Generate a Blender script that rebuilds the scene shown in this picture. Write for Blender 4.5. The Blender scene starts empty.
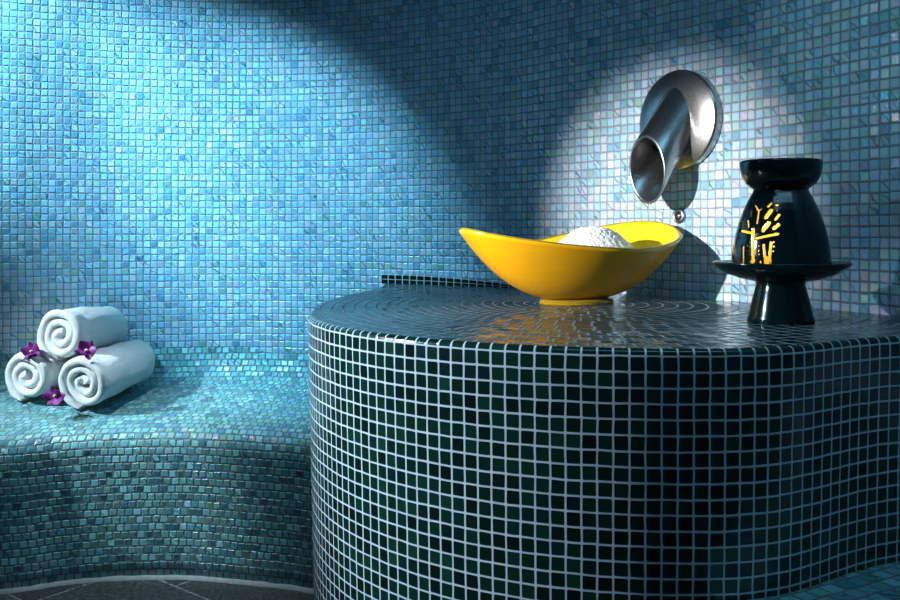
import bpy, bmesh, math, random
from mathutils import Vector, Matrix, noise
from mathutils.bvhtree import BVHTree
random.seed(7)
U = 0.0215            # one mosaic tile pitch in metres
CAMH = 44.5           # eye height above the floor, in tile pitches
SC = bpy.context.scene
COL = SC.collection
PI = math.pi

def P(X, Z, d):
    """plan position X (right), Z (into the room), drop d below eye level -> metres"""
    return Vector((X * U, Z * U, (CAMH - d) * U))

# ------------------------------------------------------------------ objects
def link(name, me, mat=None, parent=None):
    o = bpy.data.objects.new(name, me)
    COL.objects.link(o)
    if mat:
        for m in (mat if isinstance(mat, (list, tuple)) else [mat]):
            o.data.materials.append(m)
    if parent:
        o.parent = parent
    return o

def tag(o, label=None, cat=None, group=None, kind=None):
    if label: o['label'] = label
    if cat: o['category'] = cat
    if group: o['group'] = group
    if kind: o['kind'] = kind
    return o

def empty(name, loc, rot=(0, 0, 0)):
    o = bpy.data.objects.new(name, None)
    o.empty_display_size = .02
    COL.objects.link(o)
    o.location = loc
    o.rotation_euler = rot
    return o

def grid_mesh(name, rows, uvs=None, smooth=True, close_u=False):
    """rows: list of lists of points; uvs the same shape"""
    nr, nc = len(rows), len(rows[0])
    me = bpy.data.meshes.new(name)
    verts = [tuple(p) for r in rows for p in r]
    faces, fuv = [], []
    for i in range(nr - 1):
        for j in range(nc - (0 if close_u else 1)):
            k = (j + 1) % nc
            faces.append((i*nc+j, i*nc+k, (i+1)*nc+k, (i+1)*nc+j))
            if uvs:
                fuv += [uvs[i][j], uvs[i][k], uvs[i+1][k], uvs[i+1][j]]
    me.from_pydata(verts, [], faces)
    if uvs:
        l = me.uv_layers.new(name='UVMap')
        for q, uv in enumerate(fuv):
            l.data[q].uv = uv
    if smooth:
        me.polygons.foreach_set('use_smooth', [True] * len(me.polygons))
    me.update()
    return me

def lathe(name, prof, n=96, cap_start=True, cap_end=True):
    """prof: list of (r, z) metres; closed by end caps when r>0"""
    rows = [[(r*math.cos(2*PI*k/n), r*math.sin(2*PI*k/n), z) for k in range(n)] for r, z in prof]
    me = grid_mesh(name, rows, close_u=True)
    bm = bmesh.new(); bm.from_mesh(me)
    bm.verts.ensure_lookup_table()
    L = len(prof)
    if cap_start: bm.faces.new([bm.verts[k] for k in range(n)][::-1])
    if cap_end: bm.faces.new([bm.verts[(L-1)*n+k] for k in range(n)])
    bmesh.ops.recalc_face_normals(bm, faces=bm.faces[:])
    bm.to_mesh(me); bm.free()
    return me

def catmull(pts, n):
    pts = [Vector(p) for p in pts]
    out = []
    q = [2*pts[0]-pts[1]] + pts + [2*pts[-1]-pts[-2]]
    for i in range(1, len(q)-2):
        a, b, c, d = q[i-1], q[i], q[i+1], q[i+2]
        for k in range(n):
            t = k/n
            out.append(.5*((2*b)+(c-a)*t+(2*a-5*b+4*c-d)*t*t+(3*b-a-3*c+d)*t**3))
    out.append(pts[-1])
    return out

def resample(pts, n):
    L = [0]
    for a, b in zip(pts, pts[1:]): L.append(L[-1]+(b-a).length)
    out, j = [], 0
    for k in range(n+1):
        s = L[-1]*k/n
        while j < len(pts)-2 and L[j+1] < s: j += 1
        t = (s-L[j])/max(1e-9, L[j+1]-L[j])
        out.append(pts[j].lerp(pts[j+1], t))
    return out

def arclen(pts):
    L = [0]
    for a, b in zip(pts, pts[1:]): L.append(L[-1]+(b-a).length)
    return L

# ------------------------------------------------------------------ materials
class NT:
    def __init__(self, name):
        self.m = bpy.data.materials.new(name); self.m.use_nodes = True
        self.t = self.m.node_tree; self.t.nodes.clear()
        self.out = self.t.nodes.new('ShaderNodeOutputMaterial')
    def n(self, typ, **kw):
        x = self.t.nodes.new(typ)
        for k, v in kw.items(): setattr(x, k, v)
        return x
    def l(self, a, b): self.t.links.new(a, b)
    def put(self, sock, v):
        if isinstance(v, bpy.types.NodeSocket): self.l(v, sock)
        elif isinstance(v, bpy.types.Node): self.l(v.outputs[0], sock)
        else: sock.default_value = v
    def math(self, op, a, b=None, c=None, clamp=False):
        x = self.n('ShaderNodeMath', operation=op, use_clamp=clamp)
        self.put(x.inputs[0], a)
        if b is not None: self.put(x.inputs[1], b)
        if c is not None: self.put(x.inputs[2], c)
        return x.outputs[0]
    def vmath(self, op, a, b=None):
        x = self.n('ShaderNodeVectorMath', operation=op)
        self.put(x.inputs[0], a)
        if b is not None: self.put(x.inputs[1], b)
        return x.outputs[0]
    def smooth(self, v, a, b, c=0., d=1.):
        x = self.n('ShaderNodeMapRange', interpolation_type='SMOOTHSTEP')
        self.put(x.inputs[0], v)
        for i, q in enumerate((a, b, c, d)): x.inputs[i+1].default_value = q
        return x.outputs[0]
    def ramp(self, v, stops, interp='LINEAR'):
        x = self.n('ShaderNodeValToRGB'); x.color_ramp.interpolation = interp
        e = x.color_ramp.elements
        while len(e) > 1: e.remove(e[0])
        e[0].position, e[0].color = stops[0][0], (*stops[0][1], 1)
        for p, c in stops[1:]:
            q = e.new(p); q.color = (*c, 1)
        self.put(x.inputs[0], v)
        return x.outputs[0]
    def mix(self, f, a, b, blend='MIX'):
        x = self.n('ShaderNodeMix', data_type='RGBA', blend_type=blend)
        self.put(x.inputs[0], f); self.put(x.inputs[6], a); self.put(x.inputs[7], b)
        return x.outputs[2]
    def bsdf(self, **kw):
        b = self.n('ShaderNodeBsdfPrincipled')
        for k, v in kw.items(): self.put(b.inputs[k.replace('_', ' ')], v)
        self.l(b.outputs[0], self.out.inputs[0])
        return b

def c4(c): return (*c, 1)

def tile_mat(name, stops, grout, half=.44, brick=False, polar=False, tilt=.12, rough=.22, bevel=.10,
             swirl=.5, ior=1.6, film=0., grout_rough=.8, jit=.05, warp=.1, rvar=.15, seed=0., fine=.035, vspan=.45, film_ior=1.75):
    T = NT(name)
    uv = T.n('ShaderNodeUVMap'); uv.uv_map = 'UVMap'
    # hand-set rows wander a little
    nz = T.n('ShaderNodeTexNoise', noise_dimensions='2D')
    T.l(uv.outputs[0], nz.inputs['Vector']); nz.inputs['Scale'].default_value = .45; nz.inputs['Detail'].default_value = 2
    w = T.vmath('MULTIPLY', T.vmath('SUBTRACT', nz.outputs['Color'], (.5, .5, .5)), (warp*2, warp*2, 0))
    base = uv.outputs[0] if polar else T.vmath('ADD', uv.outputs[0], w)
    s = T.n('ShaderNodeSeparateXYZ'); T.l(base, s.inputs[0])
    x, y = s.outputs[0], s.outputs[1]
    if polar:
        ring = T.math('FLOOR', y)
        cnt = T.math('ROUND', T.math('MULTIPLY', T.math('ADD', ring, .5), 2*PI))
        wr = T.n('ShaderNodeTexWhiteNoise', noise_dimensions='1D'); T.l(ring, wr.inputs['W'])
        x = T.math('ADD', T.math('MULTIPLY', x, cnt), wr.outputs['Value'])
    if brick:
        rw = T.math('FLOOR', y)
        wr = T.n('ShaderNodeTexWhiteNoise', noise_dimensions='1D'); T.l(rw, wr.inputs['W'])
        x = T.math('ADD', x, T.math('ADD', T.math('MULTIPLY', T.math('MODULO', rw, 2.), .5), T.math('MULTIPLY', wr.outputs['Value'], .25)))
    cx, cy = T.math('FLOOR', x), T.math('FLOOR', y)
    cell = T.n('ShaderNodeCombineXYZ'); T.l(cx, cell.inputs[0]); T.l(cy, cell.inputs[1]); cell.inputs[2].default_value = seed
    wn = T.n('ShaderNodeTexWhiteNoise', noise_dimensions='3D'); T.l(cell.outputs[0], wn.inputs['Vector'])
    rs = T.n('ShaderNodeSeparateColor'); T.l(wn.outputs['Color'], rs.inputs[0])
    r1, r2, r3 = rs.outputs
    wn2 = T.n('ShaderNodeTexWhiteNoise', noise_dimensions='3D')
    T.l(T.vmath('ADD', cell.outputs[0], (37.3, 11.7, 5.1)), wn2.inputs['Vector'])
    rs2 = T.n('ShaderNodeSeparateColor'); T.l(wn2.outputs['Color'], rs2.inputs[0])
    q1, q2, q3 = rs2.outputs
    fx = T.math('SUBTRACT', T.math('SUBTRACT', x, cx), .5)
    fy = T.math('SUBTRACT', T.math('SUBTRACT', y, cy), .5)
    gx = T.math('ADD', fx, T.math('MULTIPLY', T.math('SUBTRACT', r2, .5), jit))
    gy = T.math('ADD', fy, T.math('MULTIPLY', T.math('SUBTRACT', r3, .5), jit))
    rr = .09
    ax = T.math('MAXIMUM', T.math('SUBTRACT', T.math('ABSOLUTE', gx), half-rr), 0.)
    ay = T.math('MAXIMUM', T.math('SUBTRACT', T.math('ABSOLUTE', gy), half-rr), 0.)
    d = T.math('SUBTRACT', T.math('SQRT', T.math('ADD', T.math('MULTIPLY', ax, ax), T.math('MULTIPLY', ay, ay))), rr)
    tile = T.smooth(d, -.02, .02, 1., 0.)
    # glass streaks inside some tiles
    vs = T.n('ShaderNodeCombineXYZ')
    T.l(T.math('ADD', x, T.math('MULTIPLY', q1, 60.)), vs.inputs[0]); T.l(T.math('ADD', y, T.math('MULTIPLY', q2, 60.)), vs.inputs[1])
    wv = T.n('ShaderNodeTexWave', wave_type='BANDS', bands_direction='DIAGONAL')
    T.l(vs.outputs[0], wv.inputs['Vector']); wv.inputs['Scale'].default_value = .6
    wv.inputs['Distortion'].default_value = 6.; wv.inputs['Detail'].default_value = 1.5; wv.inputs['Detail Scale'].default_value = 1.2
    col = T.ramp(r1, stops)
    strk = T.math('MULTIPLY', T.smooth(wv.outputs['Fac'], .75, .95), T.math('GREATER_THAN', q3, 1-swirl))
    strk = T.math('MULTIPLY', strk, T.smooth(q3, 1-swirl, 1., .15, .85))
    dark = T.mix(1., col, (.16, .24, .27, 1), 'MULTIPLY')
    col = T.mix(strk, col, dark)
    val = T.math('ADD', 1.02-vspan/2, T.math('MULTIPLY', q2, vspan))
    hs = T.n('ShaderNodeHueSaturation'); T.l(col, hs.inputs['Color']); T.l(val, hs.inputs['Value'])
    gn = T.n('ShaderNodeTexNoise', noise_dimensions='2D'); T.l(uv.outputs[0], gn.inputs['Vector']); gn.inputs['Scale'].default_value = .8
    gcol = T.mix(gn.outputs['Fac'], c4([k*.8 for k in grout]), c4([min(1, k*1.15) for k in grout]))
    fin = T.mix(tile, gcol, hs.outputs['Color'])
    rgh = T.math('ADD', rough, T.math('MULTIPLY', T.math('SUBTRACT', q1, .3), rvar))
    rgh = T.math('ADD', T.math('MULTIPLY', tile, T.math('SUBTRACT', rgh, grout_rough)), grout_rough)
    h = T.math('MULTIPLY', T.smooth(d, -.16, .02, 1., 0.), bevel)
    sl = T.math('ADD', T.math('MULTIPLY', fx, T.math('SUBTRACT', q3, .5)), T.math('MULTIPLY', fy, T.math('SUBTRACT', r2, .5)))
    h = T.math('ADD', h, T.math('MULTIPLY', T.math('MULTIPLY', sl, tile), tilt*2))
    fn = T.n('ShaderNodeTexNoise', noise_dimensions='2D'); T.l(uv.outputs[0], fn.inputs['Vector'])
    fn.inputs['Scale'].default_value = 3.2; fn.inputs['Detail'].default_value = 2
    h = T.math('ADD', h, T.math('MULTIPLY', fn.outputs['Fac'], fine))
    bp = T.n('ShaderNodeBump'); bp.inputs['Strength'].default_value = 1; bp.inputs['Distance'].default_value = U
    T.l(h, bp.inputs['Height'])
    b = T.bsdf(Base_Color=fin, Roughness=rgh, IOR=ior)
    T.l(bp.outputs[0], b.inputs['Normal'])
    if film:
        th = T.math('MULTIPLY', T.math('ADD', 180., T.math('MULTIPLY', r2, 420.)), T.math('MULTIPLY', tile, film))
        T.l(th, b.inputs['Thin Film Thickness']); b.inputs['Thin Film IOR'].default_value = film_ior
    return T.m

def simple(name, col, rough=.5, noise_scale=0, amt=.1, bump=0, **kw):
    T = NT(name)
    c = c4(col)
    b = T.bsdf(Roughness=rough, **kw)
    if noise_scale:
        tc = T.n('ShaderNodeTexCoord')
        nz = T.n('ShaderNodeTexNoise'); T.l(tc.outputs['Object'], nz.inputs['Vector'])
        nz.inputs['Scale'].default_value = noise_scale; nz.inputs['Detail'].default_value = 4
        T.l(T.mix(nz.outputs['Fac'], c4([k*(1-amt) for k in col]), c4([min(1, k*(1+amt)) for k in col])), b.inputs['Base Color'])
        if bump:
            bp = T.n('ShaderNodeBump'); bp.inputs['Strength'].default_value = 1; bp.inputs['Distance'].default_value = bump
            T.l(nz.outputs['Fac'], bp.inputs['Height']); T.l(bp.outputs[0], b.inputs['Normal'])
    else:
        b.inputs['Base Color'].default_value = c
    return T.m

BLUES = [(0, (.14, .32, .46)), (.08, (.26, .47, .62)), (.3, (.33, .54, .68)), (.45, (.37, .52, .68)), (.6, (.42, .60, .69)),
         (.72, (.30, .54, .58)), (.84, (.47, .50, .64)), (.93, (.55, .62, .66)), (1, (.20, .40, .36))]
TEALS = [(0, (.06, .20, .26)), (.2, (.12, .34, .40)), (.4, (.17, .42, .47)), (.6, (.21, .47, .47)), (.75, (.14, .37, .34)),
         (.9, (.26, .49, .57)), (1, (.09, .28, .28))]
DARKS = [(0, (.003, .010, .009)), (.35, (.003, .018, .013)), (.6, (.004, .030, .018)), (.8, (.003, .018, .020)), (1, (.006, .036, .020))]
TOPS = [(0, (.006, .020, .024)), (.4, (.010, .034, .038)), (.7, (.012, .045, .045)), (1, (.016, .036, .034))]
M_wall = tile_mat('wall_mosaic', BLUES, (.20, .23, .29), half=.435, film=1., swirl=.3, tilt=.10, rough=.30, ior=1.5, vspan=.3)
M_bench = tile_mat('bench_mosaic', TEALS, (.10, .16, .18), half=.435, brick=True, film=.8, swirl=.3, tilt=.15, rough=.30, seed=3.)
M_dark = tile_mat('counter_mosaic', DARKS, (.55, .60, .66), half=.436, film=.5, film_ior=1.5, ior=1.44, swirl=0., tilt=.01, rough=.16, bevel=.015, fine=.006, jit=.015, warp=.05, seed=5., rvar=.08)
M_top = tile_mat('counter_top_mosaic', TOPS, (.22, .28, .31), half=.45, polar=True, film=.3, swirl=0., tilt=.10, rough=.13, bevel=.14, jit=.05, seed=8.)

# steel
T = NT('brushed_steel')
tc = T.n('ShaderNodeTexCoord'); mp = T.n('ShaderNodeMapping'); T.l(tc.outputs['Object'], mp.inputs[0]); mp.inputs['Scale'].default_value = (60, 60, 900)
nz = T.n('ShaderNodeTexNoise'); T.l(mp.outputs[0], nz.inputs['Vector']); nz.inputs['Scale'].default_value = 3
T.bsdf(Base_Color=T.mix(nz.outputs['Fac'], (.26, .27, .28, 1), (.46, .46, .46, 1)), Metallic=1., Roughness=T.math('ADD', .2, T.math('MULTIPLY', nz.outputs['Fac'], .18)))
M_steel = T.m
M_steel_dark = simple('dark_nozzle_hole', (.01, .01, .012), .4)

T = NT('yellow_glass')
tc = T.n('ShaderNodeTexCoord')
mp = T.n('ShaderNodeMapping'); T.l(tc.outputs['Object'], mp.inputs[0]); mp.inputs['Scale'].default_value = (1, 1, 14)
nz = T.n('ShaderNodeTexNoise'); T.l(mp.outputs[0], nz.inputs['Vector']); nz.inputs['Scale'].default_value = 7; nz.inputs['Detail'].default_value = 3
cc = T.mix(nz.outputs['Fac'], (.84, .40, .004, 1), (.95, .54, .006, 1))
b = T.bsdf(Base_Color=cc, Roughness=.28, IOR=1.5, Coat_Weight=.25, Coat_Roughness=.06)
b.inputs['Subsurface Weight'].default_value = .0
tr = T.n('ShaderNodeBsdfTranslucent'); T.l(T.mix(1., cc, (1., .85, .2, 1), 'MULTIPLY'), tr.inputs['Color'])
ms = T.n('ShaderNodeMixShader'); ms.inputs[0].default_value = .22
T.l(b.outputs[0], ms.inputs[1]); T.l(tr.outputs[0], ms.inputs[2]); T.l(ms.outputs[0], T.out.inputs[0])
M_yellow = T.m
M_yellow_in = simple('lemon_glass', (.93, .70, .02), .25, IOR=1.5, Coat_Weight=.4, Coat_Roughness=.08)
M_rim = simple('rim_glass', (.34, .26, .03), .12, IOR=1.5)
M_foot = simple('amber_glass_foot', (.85, .55, .03), .06, IOR=1.5, Transmission_Weight=.7)
M_salt = simple('white_salt', (.86, .86, .88), .45, 420, .12, .0016)
M_ceramic = simple('dark_teal_glaze', (.002, .014, .016), .14, 30, .3, IOR=1.5)
M_ceramic_in = simple('candle_glow_inner_glaze', (.88, .62, .14), .4, 20, .1)  # candle glow put into the colour: yellow inside the dark teal ceramic
M_wax = simple('candle_wax', (.85, .78, .62), .5, 40, .05)
M_alu = simple('tealight_cup', (.7, .7, .7), .3, 0, Metallic=1.)
T = NT('candle_flame'); e = T.n('ShaderNodeEmission'); e.inputs[0].default_value = (1, .62, .18, 1); e.inputs[1].default_value = 14
T.l(e.outputs[0], T.out.inputs[0]); M_flame = T.m
T = NT('terry_towel')
tc = T.n('ShaderNodeTexCoord')
nz = T.n('ShaderNodeTexNoise'); T.l(tc.outputs['Object'], nz.inputs['Vector']); nz.inputs['Scale'].default_value = 420; nz.inputs['Detail'].default_value = 3
n2 = T.n('ShaderNodeTexNoise'); T.l(tc.outputs['Object'], n2.inputs['Vector']); n2.inputs['Scale'].default_value = 60
bp = T.n('ShaderNodeBump'); bp.inputs['Strength'].default_value = 1.; bp.inputs['Distance'].default_value = .006
T.l(T.math('ADD', nz.outputs['Fac'], T.math('MULTIPLY', n2.outputs['Fac'], .8)), bp.inputs['Height'])
b = T.bsdf(Base_Color=T.mix(nz.outputs['Fac'], (.80, .82, .83, 1), (.93, .94, .94, 1)), Roughness=.95, Sheen_Weight=.3)
T.l(bp.outputs[0], b.inputs['Normal']); M_towel = T.m
T = NT('orchid_petal')
tc = T.n('ShaderNodeTexCoord'); nz = T.n('ShaderNodeTexNoise'); T.l(tc.outputs['Object'], nz.inputs['Vector']); nz.inputs['Scale'].default_value = 120
T.bsdf(Base_Color=T.mix(nz.outputs['Fac'], (.09, .006, .10, 1), (.30, .03, .27, 1)), Roughness=.45); M_petal = T.m
M_lip = simple('orchid_lip', (.16, .008, .14), .4, 90, .4)
M_column = simple('orchid_column', (.75, .70, .45), .5, 90, .1)
M_stem = simple('orchid_stem', (.12, .22, .06), .5, 90, .2)

# dark stone floor slabs with pale joints
T = NT('stone_floor')
tc = T.n('ShaderNodeTexCoord'); mp = T.n('ShaderNodeMapping'); T.l(tc.outputs['Object'], mp.inputs[0])
mp.inputs['Rotation'].default_value = (0, 0, math.radians(38)); mp.inputs['Location'].default_value = (.07, .05, 0)
bk = T.n('ShaderNodeTexBrick'); T.l(mp.outputs[0], bk.inputs['Vector'])
bk.inputs['Color1'].default_value = (.006, .007, .009, 1); bk.inputs['Color2'].default_value = (.055, .060, .066, 1); bk.inputs['Mortar'].default_value = (.16, .17, .18, 1)
bk.inputs['Scale'].default_value = 1.; bk.inputs['Brick Width'].default_value = .4; bk.inputs['Row Height'].default_value = .30; bk.inputs['Mortar Size'].default_value = .003
nz = T.n('ShaderNodeTexNoise'); T.l(tc.outputs['Object'], nz.inputs['Vector']); nz.inputs['Scale'].default_value = 90; nz.inputs['Detail'].default_value = 6
bp = T.n('ShaderNodeBump'); bp.inputs['Distance'].default_value = .006; T.l(nz.outputs['Fac'], bp.inputs['Height'])
b = T.bsdf(Base_Color=T.mix(.8, bk.outputs['Color'], T.mix(1., bk.outputs['Color'], T.ramp(nz.outputs['Fac'], [(.35, (.15, .15, .15)), (.65, (2.2, 2.2, 2.2))]), 'MULTIPLY')), Roughness=.45)
T.l(bp.outputs[0], b.inputs['Normal']); M_floor = T.m
M_grout = simple('pale_grout_line', (.25, .27, .28), .8, 60, .3)
M_plaster = simple('ceiling_plaster', (.30, .34, .38), .9, 8, .08)

# ------------------------------------------------------------------ plan curves (tile units)
WALL = [(-140, 92), (-118, 110), (-95, 120), (-78, 125), (-63.9, 127.8), (-57.8, 130), (-44.7, 134), (-30.2, 136), (-14.7, 133), (-4.3, 128), (6.7, 120.5),
        (13.8, 113), (21, 105), (25.5, 99.7), (28.3, 96), (30.8, 92.5), (37.6, 80.5), (39, 78), (45, 68), (52, 56)]
WALLR = [(52, 56), (57, 42), (59, 20), (59, -60)]
WH = 116.   # wall height in tiles
def V2(l): return [Vector((a, b, 0)) for a, b in l]

def wall_strip(name, pts, u0=0., n=200, off=0.):
    q = resample(catmull(V2(pts), 24), n)
    L = arclen(q)
    rows, uvs = [], []
    for i in range(13):
        z = WH*i/12
        rows.append([P(p.x, p.y, CAMH-z) for p in q])
        uvs.append([(u0+l, z+off) for l in L])
    return grid_mesh(name, rows, uvs), L[-1]

me, L0 = wall_strip('wall_back', WALL, 0, 320, .18)
tag(link('wall_back', me, M_wall), kind='structure')
me, _ = wall_strip('wall_right', WALLR, L0, 80, .18)
tag(link('wall_right', me, M_wall), kind='structure')
me, _ = wall_strip('wall_left', [(-140, -60), (-140, 0), (-140, 92)], 0, 40, .18)
tag(link('wall_left', me, M_wall), kind='structure')
me, _ = wall_strip('wall_front', [(59, -60), (0, -60), (-140, -60)], 0, 40, .18)
tag(link('wall_front', me, M_wall), kind='structure')
def slab(name, z0, z1, mat):
    bm = bmesh.new()
    lo, hi = P(-142, -62, CAMH-z0), P(62, 140, CAMH-z1)
    bmesh.ops.create_cube(bm, size=1, matrix=Matrix.Translation((lo+hi)/2) @ Matrix.Diagonal((*(hi-lo), 1)))
    m = bpy.data.meshes.new(name); bm.to_mesh(m); bm.free()
    return tag(link(name, m, mat), kind='structure')
slab('floor', -4, 0, M_floor)
slab('ceiling', WH, WH+4, M_plaster)

# ------------------------------------------------------------------ benches
FRONT = [(-140, 70), (-118, 90), (-92, 102.5), (-72, 108), (-55, 110.5), (-49, 113), (-43.2, 114.5), (-35.8, 115), (-31, 114.5), (-20.5, 112), (-16.6, 110.5), (-8, 107.5)]
BACK = [(-140, 92), (-118, 110), (-95, 120), (-78, 125), (-63.9, 127.8), (-57.8, 130), (-44.7, 134), (-30.2, 136), (-22, 135), (-14.7, 133), (-10.5, 131.2), (-6, 128.9)]
def strip_pair(A, B, n):
    a = resample(catmull(V2(A), 20), n); b = resample(catmull(V2(B), 20), n)
    return a, b
# seat profile: (fraction from wall to front edge, drop)
PROF = [(.0, 17.6), (.006, 18.3), (.02, 19.3), (.045, 20.4), (.08, 21.2), (.13, 21.95), (.2, 22.5), (.3, 22.95), (.45, 23.5), (.6, 24.05), (.75, 24.65), (.85, 25.2), (.91, 25.55),
        (.955, 26.05), (.985, 26.8), (.998, 27.7), (1.0, 28.6), (1.0, 31), (1.0, 34), (1.0, 37), (1.0, 40), (1.0, 42.3), (1.0, CAMH)]
a, b = strip_pair(BACK, FRONT, 140)
Lb, Lf = arclen(a), arclen(b)
rows, uvs, vacc, prev = [], [], 0., None
for f, d in PROF:
    mid = (f*20, d)
    if prev: vacc += math.hypot(mid[0]-prev[0], mid[1]-prev[1])
    prev = mid
    # the tiled face leans in very slightly towards its foot
    rows.append([P(*(a[k].lerp(b[k], f)).xy, d) for k in range(141)])
    uvs.append([(Lb[k]*(1-f)+Lf[k]*f, -vacc*1.03) for k in range(141)])
rows.append([P(*a[k].xy, CAMH) for k in range(141)]); uvs.append([(0, 0)]*141)
rows.append(rows[0]); uvs.append(uvs[0])
bench_me = grid_mesh('bench', rows[::-1], uvs[::-1])
bench = tag(link('bench', bench_me, M_bench), 'long curved blue-green mosaic bench along the back wall, rolled towels on it', 'bench')
bvh_bench = BVHTree.FromPolygons([v.co for v in bench_me.vertices], [tuple(p.vertices) for p in bench_me.polygons])
def seat_z(X, Z):
    h = bvh_bench.ray_cast(P(X, Z, 5), Vector((0, 0, -1)))
    if h[0] is None: h = bvh_bench.ray_cast(P(X+.137, Z+.211, 5), Vector((0, 0, -1)))
    return h[0].z / U
# pale grout bead where the bench meets the floor
rows = []
for k in range(141):
    n = (b[min(140, k+1)]-b[max(0, k-1)]).normalized(); n = Vector((n.y, -n.x, 0))
    w = 1 + .35*noise.noise(Vector((k*.9, 0, 3)))
    c = b[k]
    rows.append([P(c.x+n.x*o*w, c.y+n.y*o*w, CAMH-h*w) for o, h in ((.0, .42), (.25, .34), (.42, .16), (.5, 0))])
tag(link('trim_1', grid_mesh('trim_1', rows), M_grout), kind='structure')

# ------------------------------------------------------------------ counter plan
CPTS = [(-9.3, 131.2), (-9.2, 122), (-9.6, 115), (-10.9, 108.5), (-12.2, 102), (-13.0, 95.5), (-13.2, 89.5)]
Cc, R = (14.95, 83.9), 27.85
for dg in (182, 191, 202, 214, 226, 238, 250, 261, 270):
    t = math.radians(dg+0.); CPTS.append((Cc[0]+R*math.cos(t), Cc[1]+R*math.sin(t)))
CPTS += [(18.0, 56.25), (20.6, 56.95), (22.8, 58.0), (24.8, 59.25), (26.7, 60.5), (28.6, 61.65), (30.6, 62.6), (32.8, 63.4), (36, 64.2), (40, 64.7), (44, 64.3), (47.5, 64.2)]
edge = resample(catmull(V2(CPTS), 30), 420)
Le = arclen(edge)
TOPD = 7.44
def nrm(i):
    t = (edge[min(420, i+1)]-edge[max(0, i-1)]).normalized()
    return Vector((t.y, -t.x, 0))   # outward (towards the room)
NR = [nrm(i) for i in range(421)]
_test = NR[220]
SG = 1 if _test.y < 0 else -1
def taper(d): return -max(0., d-9)*.022
body_prof = [(-.40, TOPD), (-.22, TOPD+.05), (-.07, TOPD+.18), (0, TOPD+.42)] + [(taper(d), d) for d in (9.5, 12, 16, 20, 24, 28, 32, 36, 40, CAMH)]
rows, uvs = [], []
for o, d in body_prof:
    rows.append([P(edge[i].x+SG*NR[i].x*o, edge[i].y+SG*NR[i].y*o, d) for i in range(421)])
    v = TOPD+.42-d if d > TOPD+.3 else (TOPD+.42-d)*1.7
    uvs.append([(Le[i]+.35, v+.02) for i in range(421)])
counter = empty('counter', P(14, 85, CAMH))
tag(counter, 'big curved vanity counter in dark green mosaic with white grout, yellow bowl on it', 'counter')
body = grid_mesh('counter_body', rows, uvs)
def child(name, me, mat, parent):
    """mesh given in world coordinates becomes a child of an unrotated or rotated empty"""
    o = link(name, me, mat, parent)
    bpy.context.view_layer.update()
    o.matrix_parent_inverse = parent.matrix_world.inverted()
    return o
child('counter_body', body, M_dark, counter)
# top: rings of tiles around the bowl's place
CT = Vector((12.8, 91, 0))
loop = [edge[i]+SG*NR[i]*(-.40) for i in range(421)]
# wall side closes the loop
wq = resample(catmull(V2(WALL), 24), 800)
back = [p for p in wq if -9.2 < p.x < 47.4 and p.y < 131.2]
back = back[::-1]
loop = loop + back
NT_ = 480
polar = sorted([(math.atan2(p.y-CT.y, p.x-CT.x), (p-CT).length) for p in loop])
def rb(t):
    t = (t+PI) % (2*PI)-PI
    lo, hi = 0, len(polar)-1
    if t <= polar[0][0] or t >= polar[-1][0]:
        a0, r0 = polar[-1]; a1, r1 = polar[0]; a1 += 2*PI
        if t < a0: t += 2*PI
        return r0+(r1-r0)*(t-a0)/max(1e-6, a1-a0)
    while hi-lo > 1:
        m = (lo+hi)//2
        if polar[m][0] <= t: lo = m
        else: hi = m
    (a0, r0), (a1, r1) = polar[lo], polar[hi]
    return r0+(r1-r0)*(t-a0)/max(1e-6, a1-a0)
NRING = 24
# the mesh follows the plan exactly at its rim; ring count is taken from the front edge
rows, uvs = [], []
for i in range(0, 61):
    f = i/60
    rw, uvr = [], []
    for k in range(NT_+1):
        t = -PI+2*PI*k/NT_
        r = rb(t)
        ea = 25.4 if math.cos(t) < 0 else 34.; eb = 35. if math.sin(t) < 0 else 30.
        re_ = 1/math.hypot(math.cos(t)/ea, math.sin(t)/eb)
        # keep true circles near the centre, follow the rim near the edge
        q = f*r
        th = NRING*q/re_
        rw.append(P(CT.x+q*math.cos(t), CT.y+q*math.sin(t), TOPD))
        uvr.append((k/NT_, th))
    rows.append(rw); uvs.append(uvr)
child('countertop', grid_mesh('countertop', rows, uvs), M_top, counter)
# low tiled ledge at the back left of the counter, against the wall
def wall_at_x(X):
    best = min(wq, key=lambda p: abs(p.x-X)); return best.y
ld = []
for k in range(41):
    t = k/40
    X = -9.6+t*21
    zw = wall_at_x(X)-.05
    hgt = 1.25*(1-t**2)+.02
    dep = 5.5*(1-.4*t)
    ld.append([P(X, zw, TOPD+.1), P(X, zw-dep, TOPD+.1), P(X, zw-dep, TOPD-hgt+.12), P(X, zw-dep+.15, TOPD-hgt), P(X, zw, TOPD-hgt)])
uv = [[(k*.52, 0), (k*.52, 0.), (k*.52, 1.8), (k*.52, 2), (k*.52, 7)] for k in range(41)]
lme = grid_mesh('ledge', ld, uv, smooth=False)
bm = bmesh.new(); bm.from_mesh(lme); bm.verts.ensure_lookup_table()
uvl = bm.loops.layers.uv.active
f = bm.faces.new([bm.verts[q] for q in range(5)])
for lp, c in zip(f.loops, ((5.5, 0), (0, 0), (0, 1.8), (0, 2), (5.5, 2))): lp[uvl].uv = c
bmesh.ops.recalc_face_normals(bm, faces=bm.faces[:]); bm.to_mesh(lme); bm.free()
child('back_ledge', lme, M_dark, counter)

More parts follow.
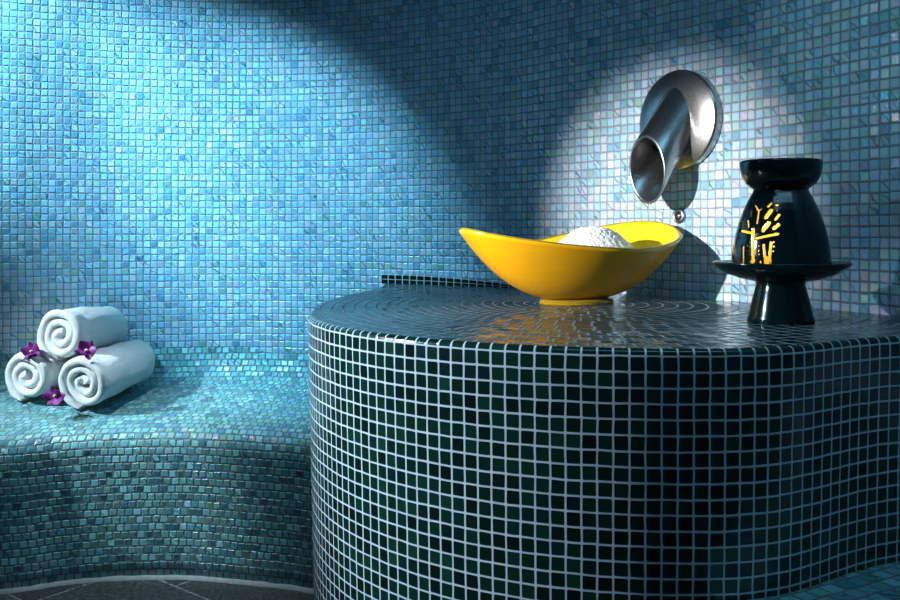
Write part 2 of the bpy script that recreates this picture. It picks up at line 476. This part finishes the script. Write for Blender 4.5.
# second bench, right of the counter
BD = 23.3
ep = [i for i in range(421) if edge[i].x > 16.5 and i > 200]
inner = [edge[i]+SG*NR[i]*(taper(BD)-.02) for i in ep]
inner = resample(inner, 60)
outer = resample(catmull(V2([(17.2, 53.2), (19.5, 48.5), (26, 45.5), (34, 45), (42, 44), (48, 43.5), (55.2, 43.5)]), 20), 60)
inner[-1] = Vector((47.6, 64.0, 0))
def rot(p): c, s = math.cos(-.5), math.sin(-.5); return (p.x*c-p.y*s, p.x*s+p.y*c)
rows, uvs = [], []
for f, d in [(0, BD+.0), (.02, BD), (.5, BD), (.9, BD), (.95, BD+.15), (.985, BD+.6), (1, BD+1.4), (1, BD+8), (1, CAMH)]:
    q = [inner[k].lerp(outer[k], f) for k in range(61)]
    rows.append([P(p.x, p.y, d) for p in q])
    uvs.append([(rot(p)[0]*.8, rot(p)[1]*.8-(d-BD)) for p in q])
rows.insert(0, [P(p.x, p.y, CAMH) for p in inner]); uvs.insert(0, uvs[0])
tag(link('bench', grid_mesh('bench_side', rows, uvs), M_bench), 'short blue mosaic bench at the bottom right, in front of the dark counter', 'bench')

# ------------------------------------------------------------------ bowl
BX, BZ = 12.85, 91.3
yaw = math.radians(33)
bowl = empty('bowl', P(BX, BZ, TOPD), (0, 0, yaw))
tag(bowl, 'long boat-shaped yellow glass bowl with raised pointed ends, filled with salt', 'bowl')
BL, BW = 13.75, 6.4
# height of the freely drawn rim round the bowl (degrees, tile pitches over the counter)
RIMH = [(0, .45), (25, .95), (50, .5), (75, -.5), (100, -1.35), (130, -.9), (155, -.25), (175, .12), (188, -.02), (200, -.3), (225, -.92), (250, -1.48),
        (270, -1.78), (290, -1.76), (315, -1.18), (340, -.4)]
def rim_at(th):
    d = math.degrees(th) % 360
    n_ = len(RIMH)
    for i in range(n_):
        a0, v1 = RIMH[i]; a1, v2 = RIMH[(i+1) % n_]
        if a1 <= a0: a1 += 360
        if a0 <= d < a1:
            t = (d-a0)/(a1-a0); v0 = RIMH[i-1][1]; v3 = RIMH[(i+2) % n_][1]
            return TOPD+.5*(2*v1+(v2-v0)*t+(2*v0-5*v1+4*v2-v3)*t*t+(3*v1-v0-3*v2+v3)*t**3)
    return TOPD
def bowl_pt(th, f, off=0.):
    """f 0 at the foot centre to 1 at the rim; off is the inset of the inner skin"""
    c, s = math.cos(th), math.sin(th)
    f = f**.8
    ff = f
    prof = f**2.5
    L, W = BL-off, BW-off
    x, y = L*c*ff, W*s*ff
    rimh = rim_at(th)
    z = .28+off*.8*(1-f**3)+(rimh-.28)*prof
    return Vector((x*U, y*U, z*U))
n, m = 144, 26
out_rows = [[bowl_pt(2*PI*k/n, f/m) for k in range(n)] for f in range(1, m+1)]
in_rows = [[bowl_pt(2*PI*k/n, f/m, .42) for k in range(n)] for f in range(m, 0, -1)]
me = grid_mesh('bowl_shell', out_rows, close_u=True)
bm = bmesh.new(); bm.from_mesh(me); bm.verts.ensure_lookup_table(); bm.faces.new([bm.verts[k] for k in range(n)])
bmesh.ops.recalc_face_normals(bm, faces=bm.faces[:]); bm.to_mesh(me); bm.free()
# one closed wall: outside, rim, inside
me = grid_mesh('bowl_shell', out_rows+in_rows, close_u=True)
bm = bmesh.new(); bm.from_mesh(me); bm.verts.ensure_lookup_table()
bm.faces.new([bm.verts[k] for k in range(n)][::-1])
last = len(out_rows+in_rows)-1
bm.faces.new([bm.verts[last*n+k] for k in range(n)])
bmesh.ops.recalc_face_normals(bm, faces=bm.faces[:]); bm.to_mesh(me); bm.free()
for p_ in me.polygons:
    if min(p_.vertices) >= m*n-1: p_.material_index = 1
link('bowl_shell', me, [M_yellow, M_yellow_in], bowl)
rim = [[], [], [], [], [], []]
for k in range(n):
    a_, b_ = bowl_pt(2*PI*k/n, 1), bowl_pt(2*PI*k/n, 1, .42)
    c_ = (a_+b_)/2; dv = (a_-b_)*.54; up = Vector((0, 0, .12*U))
    for j in range(6):
        t = j/6*2*PI
        rim[j].append(c_+dv*math.cos(t)+up*math.sin(t))
link('rim', grid_mesh('bowl_rim', rim+[rim[0]], close_u=True), M_rim, bowl)
def ell(r, z): return [((r*1.45)*math.cos(2*PI*k/72)*U, r*math.sin(2*PI*k/72)*U, z*U) for k in range(72)]
me = grid_mesh('bowl_foot', [ell(2.85, .0), ell(2.95, .1), ell(2.92, .32), ell(2.8, .55)], close_u=True)
bm = bmesh.new(); bm.from_mesh(me); bm.verts.ensure_lookup_table()
bm.faces.new([bm.verts[k] for k in range(72)][::-1]); bm.faces.new([bm.verts[3*72+k] for k in range(72)])
bm.to_mesh(me); bm.free()
link('foot', me, M_foot, bowl)

# salt heap in the bowl
rows = []
for i in range(61):
    f = i/60
    rw = []
    for k in range(160):
        t = 2*PI*k/160
        px, py = .3+9.2*f*math.cos(t), .1+4.4*f*math.sin(t)
        hh = 4.0+3.75*math.exp(-(((px-2.6)/5.2)**2+((py-.3)/3.2)**2)**1.35)
        g = noise.noise(Vector((px*3.1, py*3.1, 1)))*.16+noise.noise(Vector((px*8, py*8, 4)))*.12
        rw.append((px*U, py*U, (hh+g)*U))
    rows.append(rw)
me = grid_mesh('salt', rows, close_u=True, smooth=False)
salt = link('salt', me, M_salt)
salt.location = bowl.location; salt.rotation_euler = bowl.rotation_euler
tag(salt, 'heap of coarse white bath salt in the yellow bowl', 'salt', kind='stuff')

# ------------------------------------------------------------------ wall spout
def frame_from(nv, up=Vector((0, 0, 1))):
    z = nv.normalized(); x = up.cross(z).normalized(); y = z.cross(x)
    return Matrix((x, y, z)).transposed()
sp_n = Vector((-math.sin(math.radians(56)), -math.cos(math.radians(56)), 0))
sc_ = P(25.5, 99.6, -12.1)
spout = empty('water_spout', sc_)
tag(spout, 'steel pipe spout cut at a slant with round flange on the mosaic wall', 'spout')
F = frame_from(sp_n)
prof = [(.3, -2.0), (5.45, -2.0), (5.55, .55), (5.5, .7), (5.3, .82), (3.9, 1.15), (2.9, 1.35), (.3, 1.35)]
me = lathe('flange', [(r*U, z*U) for r, z in prof], 96)
me.transform(F.to_4x4())
link('flange', me, M_steel, spout)
# pipe: runs out and down, mouth cut parallel to the wall
ax = (sp_n*5.3 + Vector((0, 0, -6.6)))   # tile units from flange centre to mouth centre
d_ = ax.normalized()
sx = d_.cross(Vector((0, 0, 1))).normalized(); sy = sx.cross(d_).normalized()
Rp = 2.6
cut_n = (sp_n + Vector((0, 0, -.10))).normalized()
def pipe_ring(rad, along, cut=None):
    r_ = []
    for k in range(72):
        t = 2*PI*k/72
        p = sx*math.cos(t)*rad+sy*math.sin(t)*rad
        if cut is None: q = p+d_*along
        else:
            s = (ax*cut-p).dot(cut_n)/d_.dot(cut_n); q = p+d_*s
        r_.append(q*U)
    return r_
base_off = sp_n*0
rows = [pipe_ring(Rp, 0, 0.02), pipe_ring(Rp, 0, .35), pipe_ring(Rp, 0, .7), pipe_ring(Rp, 0, .985), pipe_ring(Rp-.04, 0, 1.0), pipe_ring(Rp-.2, 0, 1.0), pipe_ring(Rp-.24, 0, .985),
        pipe_ring(Rp-.24, 0, .6), pipe_ring(Rp-.24, 0, .2)]
up_shift = Vector((0, 0, .9))*U
rows = [[q+up_shift for q in r_] for r_ in rows]
link('pipe', grid_mesh('pipe', rows, close_u=True), M_steel, spout)

# little steam nozzle in the wall below
nz_c = P(25.6, 100.1, -1.55)
# find the wall point seen there
wme = bpy.data.objects['wall_back'].data
bvh_w = BVHTree.FromPolygons([v.co for v in wme.vertices], [tuple(p.vertices) for p in wme.polygons])
def on_wall(px, py):
    v = Vector(((px-450)/900, 1, (230-py)/900))
    h = bvh_w.ray_cast(P(0, 0, 0), v)
    return h[0], h[1]
loc, nn = on_wall(680, 216)
if nn.y > 0: nn = -nn
nozzle = empty('steam_nozzle', loc)
tag(nozzle, 'small round steel nozzle in the wall below the slanted spout', 'nozzle')
F2 = frame_from(nn)
me = lathe('ring', [(r*U, z*U) for r, z in [(.42, -.1), (.42, .25), (.5, .42), (.72, .45), (.82, .3), (.84, -.3)]], 48, cap_start=False, cap_end=False)
me.transform(F2.to_4x4()); link('ring', me, M_steel, nozzle)
me = lathe('opening', [(r*U, z*U) for r, z in [(.1, .12), (.43, .12), (.43, -.25)]], 32, cap_start=True, cap_end=False)
me.transform(F2.to_4x4()); link('opening', me, M_steel_dark, nozzle)
me = lathe('core', [(r*U, z*U) for r, z in [(.2, 0.1), (.2, .3), (.12, .34)]], 24)
me.transform(F2.to_4x4()); link('core', me, M_steel, nozzle)

# ------------------------------------------------------------------ oil burner
QX, QZ = 26.9, 73.2
burner = empty('oil_burner', P(QX, QZ, TOPD), (0, 0, math.atan2(-QX, QZ)*1.0 ))
tag(burner, 'dark teal glazed ceramic oil burner with a cut-out tree glowing yellow', 'oil burner')
def lt(name, prof, mat, n=128, **kw):
    return link(name, lathe(name, [(r*U, z*U) for r, z in prof], n, **kw), mat, burner)
lt('pedestal', [(2.3, 0), (2.58, .02), (2.62, .15), (2.58, .35), (2.5, .6), (2.38, 1.1), (2.22, 1.8), (2.03, 2.5), (1.92, 2.95), (1.9, 3.15), (2.1, 3.35)], M_ceramic)
lt('saucer', [(1.0, 3.3), (2.3, 3.3), (3.4, 3.55), (4.4, 3.95), (5.0, 4.35), (5.32, 4.66), (5.36, 4.8), (5.28, 4.86), (5.1, 4.78), (4.6, 4.62), (3.9, 4.5), (1.0, 4.48)], M_ceramic)
dome_prof = [(3.86, 4.5), (3.84, 4.9), (3.80, 5.4), (3.72, 6.0), (3.62, 6.6), (3.50, 7.2), (3.34, 7.8), (3.14, 8.4), (2.92, 9.0), (2.66, 9.6), (2.42, 10.1), (2.2, 10.5), (2.1, 10.75)]
dp = resample([Vector((r, z, 0)) for r, z in dome_prof], 150)
dp = catmull([Vector((r, z, 0)) for r, z in dome_prof], 12)
def z_r(z):
    for (r0, z0), (r1, z1) in zip(dome_prof, dome_prof[1:]):
        if z <= z1: return r0+(r1-r0)*(z-z0)/(z1-z0)
    return dome_prof[-1][0]
K = 1/6.67
CUTS = [(180, 262, 180, 440, 13), (100, 270, 185, 288, 8), (205, 318, 335, 290, 9), (205, 220, 214, 145, 8), (214, 142, 190, 100, 6), (216, 140, 232, 128, 6),
        (262, 182, 290, 140, 15), (246, 265, 278, 222, 15), (322, 195, 342, 168, 10), (312, 255, 338, 232, 12), (275, 112, 293, 92, 9), (330, 102, 330, 104, 9),
        (170, 135, 168, 175, 6), (137, 135, 134, 170, 5), (146, 205, 150, 245, 9), (108, 220, 108, 255, 7), (118, 372, 118, 475, 9), (248, 362, 258, 450, 9),
        (294, 345, 286, 440, 9), (272, 462, 272, 472, 24), (182, 462, 176, 468, 16), (98, 315, 98, 318, 5),
        (150, 365, 150, 366, 5), (150, 400, 150, 401, 5), (152, 440, 152, 441, 5), (218, 368, 218, 369, 6), (216, 395, 216, 396, 6), (218, 422, 218, 423, 6), (228, 470, 228, 471, 8),
        (312, 342, 312, 343, 6), (312, 370, 312, 371, 6), (308, 400, 308, 401, 6), (204, 75, 204, 76, 5), (180, 78, 180, 79, 4), (334, 70, 334, 71, 5), (330, 140, 331, 141, 5)]
CUTS = [((x1*K+730-783)*.0811, (321.7-(y1*K+190))*.0811, (x2*K+730-783)*.0811, (321.7-(y2*K+190))*.0811, r*K*.0811*1.05) for x1, y1, x2, y2, r in CUTS]
def is_cut(lx, z):
    for x1, z1, x2, z2, r in CUTS:
        dx, dz = x2-x1, z2-z1
        L2 = dx*dx+dz*dz
        t = 0 if L2 == 0 else max(0, min(1, ((lx-x1)*dx+(z-z1)*dz)/L2))
        if (lx-x1-dx*t)**2+(z-z1-dz*t)**2 < r*r: return True
    return False
# fine sector carries the openings; azimuth 0 faces the room (-Y)
az = [math.radians(v) for v in [-90+.55*k for k in range(200)]]
az += [math.radians(20+ (250*k/56)) for k in range(1, 56)]
zs = [4.5+6.25*k/150 for k in range(151)]
bm = bmesh.new()
vs = [[bm.verts.new((z_r(z)*math.sin(t)*U, -z_r(z)*math.cos(t)*U, z*U)) for t in az] for z in zs]
nA = len(az)
for i in range(150):
    for j in range(nA):
        k = (j+1) % nA
        if j < 199:
            tm, zm = (az[j]+az[k])/2, (zs[i]+zs[i+1])/2
            if zm > 4.75 and zm < 10.2 and is_cut(z_r(zm)*math.sin(tm), zm): continue
        f = bm.faces.new((vs[i][j], vs[i][k], vs[i+1][k], vs[i+1][j])); f.smooth = True
for v in [v for v in bm.verts if not v.link_faces]: bm.verts.remove(v)
# ease the stepped outlines of the openings
be = [v for v in bm.verts if v.is_boundary and 4.6*U < v.co.z < 10.5*U]
for _ in range(3):
    new = {}
    for v in be:
        nb = [e.other_vert(v).co for e in v.link_edges if e.is_boundary]
        if len(nb) == 2: new[v] = v.co*.5+(nb[0]+nb[1])*.25
    for v, c in new.items():
        z = c.z/U; r = z_r(z)*U; h = math.hypot(c.x, c.y)
        v.co = Vector((c.x*r/h, c.y*r/h, c.z))
bmesh.ops.recalc_face_normals(bm, faces=bm.faces[:])
me = bpy.data.meshes.new('dome'); bm.to_mesh(me); bm.free()
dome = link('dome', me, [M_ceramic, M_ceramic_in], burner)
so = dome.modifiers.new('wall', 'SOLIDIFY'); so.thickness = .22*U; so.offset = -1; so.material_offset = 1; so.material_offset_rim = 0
lt('oil_dish', [(1.0, 10.7), (2.1, 10.7), (2.25, 10.85), (2.7, 11.2), (3.02, 11.75), (3.16, 12.4), (3.2, 12.85), (3.18, 13.0), (3.1, 13.08), (2.98, 13.0), (2.85, 12.6), (2.5, 11.9), (1.6, 11.5), (.3, 11.4)], M_ceramic)
ring_beads = None
# candle inside
candle = empty('tealight_candle', burner.matrix_basis @ Vector((0, 0, 4.49*U)))
tag(candle, 'lit tealight candle inside the dark ceramic oil burner', 'candle')
def cd(name, prof, mat): return link(name, lathe(name, [(r*U, z*U) for r, z in prof], 40), mat, candle)
cd('cup', [(.9, 0.02), (.92, .7), (.88, .7), (.86, .08), (.2, .07)], M_alu)
cd('wax', [(.84, .09), (.84, .58), (.2, .6)], M_wax)
cd('wick', [(.04, .58), (.04, .82), (.02, .84)], M_steel_dark)
cd('flame', [(.02, .8), (.14, .95), (.2, 1.15), (.16, 1.45), (.07, 1.75), (.01, 1.95)], M_flame)

# ------------------------------------------------------------------ rolled towels
TAPER = .13
def towel_mesh(name, Rr, length, turns, seed, squash=.95):
    rnd = random.Random(seed)
    th = Rr/(turns+.92)
    r0 = th*.42
    N = int(turns*64)
    prof = []
    hl = length/2
    # stadium section: (along axis, across thickness)
    hw = th*.5
    for k in range(7):
        a_ = -PI/2+PI*k/6; prof.append((hl-hw+hw*math.cos(a_), hw*math.sin(a_)))
    for k in range(1, 14): prof.append((hl-hw-(2*(hl-hw))*k/14, hw))
    for k in range(7):
        a_ = PI/2+PI*k/6; prof.append((-hl+hw+hw*math.cos(a_), hw*math.sin(a_)))
    for k in range(1, 14): prof.append((-hl+hw+(2*(hl-hw))*k/14, -hw))
    rows = []
    ph = math.radians(-105)-2*PI*turns
    for i in range(N+1):
        s = i/N
        t = ph+2*PI*turns*s
        rc = r0+th*turns*s
        # a little out-of-round and uneven fold edges
        rc *= 1+.02*math.sin(2*t+ph)
        e = .22*math.sin(t*.9+ph)+.10*math.sin(2.3*t)-.5*(1-s)*.5
        tw = 1.0 if s < .97 else max(.15, (1-s)/.03)
        rw = []
        for axs, across in prof:
            al = axs+(e if axs > 0 else -e)*(abs(axs)/hl)
            bulge = 1+.02*math.cos(axs/hl*PI/2)
            w = noise.noise(Vector((axs*.45, math.cos(t)*1.6, math.sin(t)*1.6+seed*7)))*.3+noise.noise(Vector((axs*1.4, t*1.7, seed*3.)))*.14
            r = (rc+across*.97*tw)*bulge+w*(.3+.7*s)
            r *= 1-TAPER*(al+hl)/length
            rw.append((r*math.cos(t)*U, al*U, r*math.sin(t)*squash*U))
        rows.append(rw)
    me = grid_mesh(name, rows, close_u=True)
    bm = bmesh.new(); bm.from_mesh(me); bm.verts.ensure_lookup_table()
    npf = len(prof)
    bm.faces.new([bm.verts[k] for k in range(npf)][::-1]); bm.faces.new([bm.verts[N*npf+k] for k in range(npf)])
    bmesh.ops.recalc_face_normals(bm, faces=bm.faces[:]); bm.to_mesh(me); bm.free()
    return me
beta = math.radians(18)
axd = Vector((math.sin(beta), math.cos(beta)))
perp = Vector((-axd.y, axd.x))
def put_towel(near, Rr, length, turns, seed, label, lift=None, sq=.95, slope=None):
    mid = Vector(near)+axd*(length/2)
    z1 = seat_z(*(Vector(near)+axd*.8)); z2 = seat_z(*(Vector(near)+axd*(length-1.2)))
    sl = math.atan2(z2-z1, length-2.0)-math.atan2(TAPER*Rr, length)
    if slope is not None: sl = slope
    zc = (z1+z2)/2 if lift is None else lift
    o = link('rolled_towel', towel_mesh('rolled_towel', Rr, length, turns, seed, sq), M_towel)
    o.location = (mid.x*U, mid.y*U, (zc+(Rr*(1-TAPER/2)*sq/math.cos(sl) if lift is None else 0))*U)
    o.rotation_euler = Matrix.Rotation(-beta, 3, 'Z').to_euler()
    o.rotation_euler = (Matrix.Rotation(-beta, 3, 'Z') @ Matrix.Rotation(sl, 3, 'X')).to_euler()
    tag(o, label, 'towel', 'rolled white towels on the bench')
    return o, zc, sl
nr = Vector((-48.6, 118.6))
tA, zA, slA = put_towel(nr, 4.42, 11.9, 2.7, 1, 'rolled white towel at bottom right of the stack, on the mosaic bench')
nl = nr+perp*8.5-axd*.8
tB, zB, slB = put_towel(nl, 4.15, 8.2, 2.4, 2, 'rolled white towel at bottom left of the stack, mostly hidden by the others', sq=.93)
nt = nr+perp*4.05+axd*.3
ctop = (tA.location.z+tB.location.z)/2/U+5.35
tC, _, _ = put_towel(nt, 4.35, 10.8, 2.5, 3, 'rolled white towel lying on top of the two others', lift=ctop, slope=math.radians(.5))

# ------------------------------------------------------------------ orchids
def petal_mesh(name, L, W, curl, pinch=1.4):
    rows = []
    for i in range(11):
        f = i/10
        w = W*math.sin(PI*min(1, f**.8*.96+.04))**.8*(1-.25*f)
        rw = []
        for j in range(7):
            g = (j-3)/3
            rw.append((g*w*U, f*L*U, (curl*f*f-.35*abs(g)**2*w+.05*math.sin(9*g+f*6))*U))
        rows.append(rw)
    me = grid_mesh(name, rows)
    return me
def add_thick(o, t=.07):
    s_ = o.modifiers.new('leaf', 'SOLIDIFY'); s_.thickness = t*U; s_.offset = 0
def orchid(loc, facing, roll, label, scale=1.):
    r = empty('orchid_flower', loc)
    q = frame_from(facing).to_4x4() @ Matrix.Rotation(roll, 4, 'Z') @ Matrix.Scale(scale, 4)
    r.matrix_world = Matrix.Translation(loc) @ q
    tag(r, label, 'flower', 'purple orchid blossoms')
    for k, ang in enumerate((0, 125, -125)):
        o = link('sepal', petal_mesh('sepal', 1.6, .58, .25), M_petal, r); add_thick(o)
        o.rotation_euler = (math.radians(16), 0, math.radians(ang))
    for k, ang in enumerate((62, -62)):
        o = link('petal', petal_mesh('petal', 1.65, .92, .2), M_petal, r); add_thick(o)
        o.rotation_euler = (math.radians(24), 0, math.radians(ang)); o.location = (0, 0, .06*U)
    o = link('lip', petal_mesh('lip', 1.25, .72, .55), M_lip, r); add_thick(o)
    o.rotation_euler = (math.radians(34), 0, math.radians(180)); o.location = (0, 0, .12*U)
    rows = [[(rr*math.cos(2*PI*k/12)*U, rr*math.sin(2*PI*k/12)*U, z*U) for k in range(12)] for rr, z in ((.03, -.5), (.12, -.1), (.2, .2), (.22, .45), (.12, .65), (.02, .7))]
    link('column', grid_mesh('column', rows, close_u=True), M_column, r)
    rows = [[((.07*math.cos(2*PI*k/8)+.5*f*f)*U, (.07*math.sin(2*PI*k/8)-.2*f)*U, (-.2-1.1*f)*U) for k in range(8)] for f in (0, .33, .66, 1)]
    link('stem', grid_mesh('stem', rows, close_u=True), M_stem, r)
    return r
def at(px, py, Z): return P((px-450)/900*Z, Z, (py-230)/900*Z)
orchid(at(33, 352, 120.5), Vector((-.15, -1, .3)), .35, 'purple orchid flower between the top towel and the left towel', .95)
orchid(at(87, 351, 117.6), Vector((.15, -1, .35)), -.5, 'purple orchid flower between the top towel and the right towel', .98)
orchid(at(56, 397, 117.2), Vector((.05, -1, .45)), 2.6, 'purple orchid flower on the bench at the foot of the towels', .98)

# ------------------------------------------------------------------ light
def spot(name, pos, target, power, color, angle, blend, radius=.05):
    l = bpy.data.lights.new(name, 'SPOT'); l.energy = power; l.color = color
    l.spot_size = math.radians(angle); l.spot_blend = blend; l.shadow_soft_size = radius
    o = bpy.data.objects.new(name, l); COL.objects.link(o)
    o.location = pos
    o.rotation_euler = (target-pos).to_track_quat('-Z', 'Y').to_euler()
    return o
BLUE = (.30, .74, 1.)
# downlight near the left end of the back wall, tilted along it
spot('ceiling_or_fill_spot', P(-70, 106, -66), P(-25, 134, -3), 255, BLUE, 37, .8, .03)
spot('ceiling_or_fill_spot', P(-92, 88, -68), P(-65, 127, -26), 430, BLUE, 34, .9, .03)
# soft frontal fill, added to raise the base level of the wall
spot('ceiling_or_fill_spot', P(-40, 14, -44), P(-31, 134, -4), 205, BLUE, 27, 1., .06)
# towels and bench, from the left
spot('ceiling_or_fill_spot', P(-106, 88, -38), P(-53, 118, 17.5), 330, (.72, .92, 1.), 21, .9, .02)
# over the front edge of the bench
spot('ceiling_or_fill_spot', P(-34, 101, -68), P(-36, 112, 26), 120, (.72, .92, 1.), 27, .8, .02)
# white spot on the spout and the bowl
spot('ceiling_or_fill_spot', P(-78, 20, -21), P(16.5, 94.5, -2), 740, (1., .95, .92), 18.5, 1., .02)
# left of the counter
spot('ceiling_or_fill_spot', P(-80, 62, -26), P(-6, 66, 12), 300, (.66, .86, 1.), 32, 1., .03)
# weak spot added for tile glints at the right end of the back wall
spot('ceiling_or_fill_spot', P(-60, 57, -30), P(39, 80, -17), 30, (.5, .92, 1.), 20, 1., .02)
# glow of the candle
l = bpy.data.lights.new('candle_light', 'POINT'); l.energy = .24; l.color = (1, .80, .36); l.shadow_soft_size = .004
o = bpy.data.objects.new('candle_light', l); COL.objects.link(o); o.location = candle.location+Vector((0, 0, 2.3*U))

w = bpy.data.worlds.new('world'); SC.world = w; w.use_nodes = True
w.node_tree.nodes['Background'].inputs[0].default_value = (.25, .6, .9, 1)
w.node_tree.nodes['Background'].inputs[1].default_value = .05
# soft blue fill added under the ceiling to lift counter and right wall
l = bpy.data.lights.new('fill_light', 'AREA'); l.energy = 9; l.color = (.30, .72, 1.); l.shape = 'RECTANGLE'; l.size = 1.6; l.size_y = .5
o = bpy.data.objects.new('fill_light', l); COL.objects.link(o); o.location = P(20, 30, -68)

# ------------------------------------------------------------------ camera
cd_ = bpy.data.cameras.new('camera'); cam = bpy.data.objects.new('camera', cd_); COL.objects.link(cam)
cam.location = P(0, 0, 0); cam.rotation_euler = (PI/2, 0, 0)
cd_.sensor_width = 36; cd_.lens = 36; cd_.shift_y = -70/900; cd_.clip_start = .02
SC.camera = cam
SC.view_settings.view_transform = 'Standard'; SC.view_settings.look = 'None'
SC.view_settings.exposure = 0; SC.view_settings.gamma = 1; SC.view_settings.use_curve_mapping = False
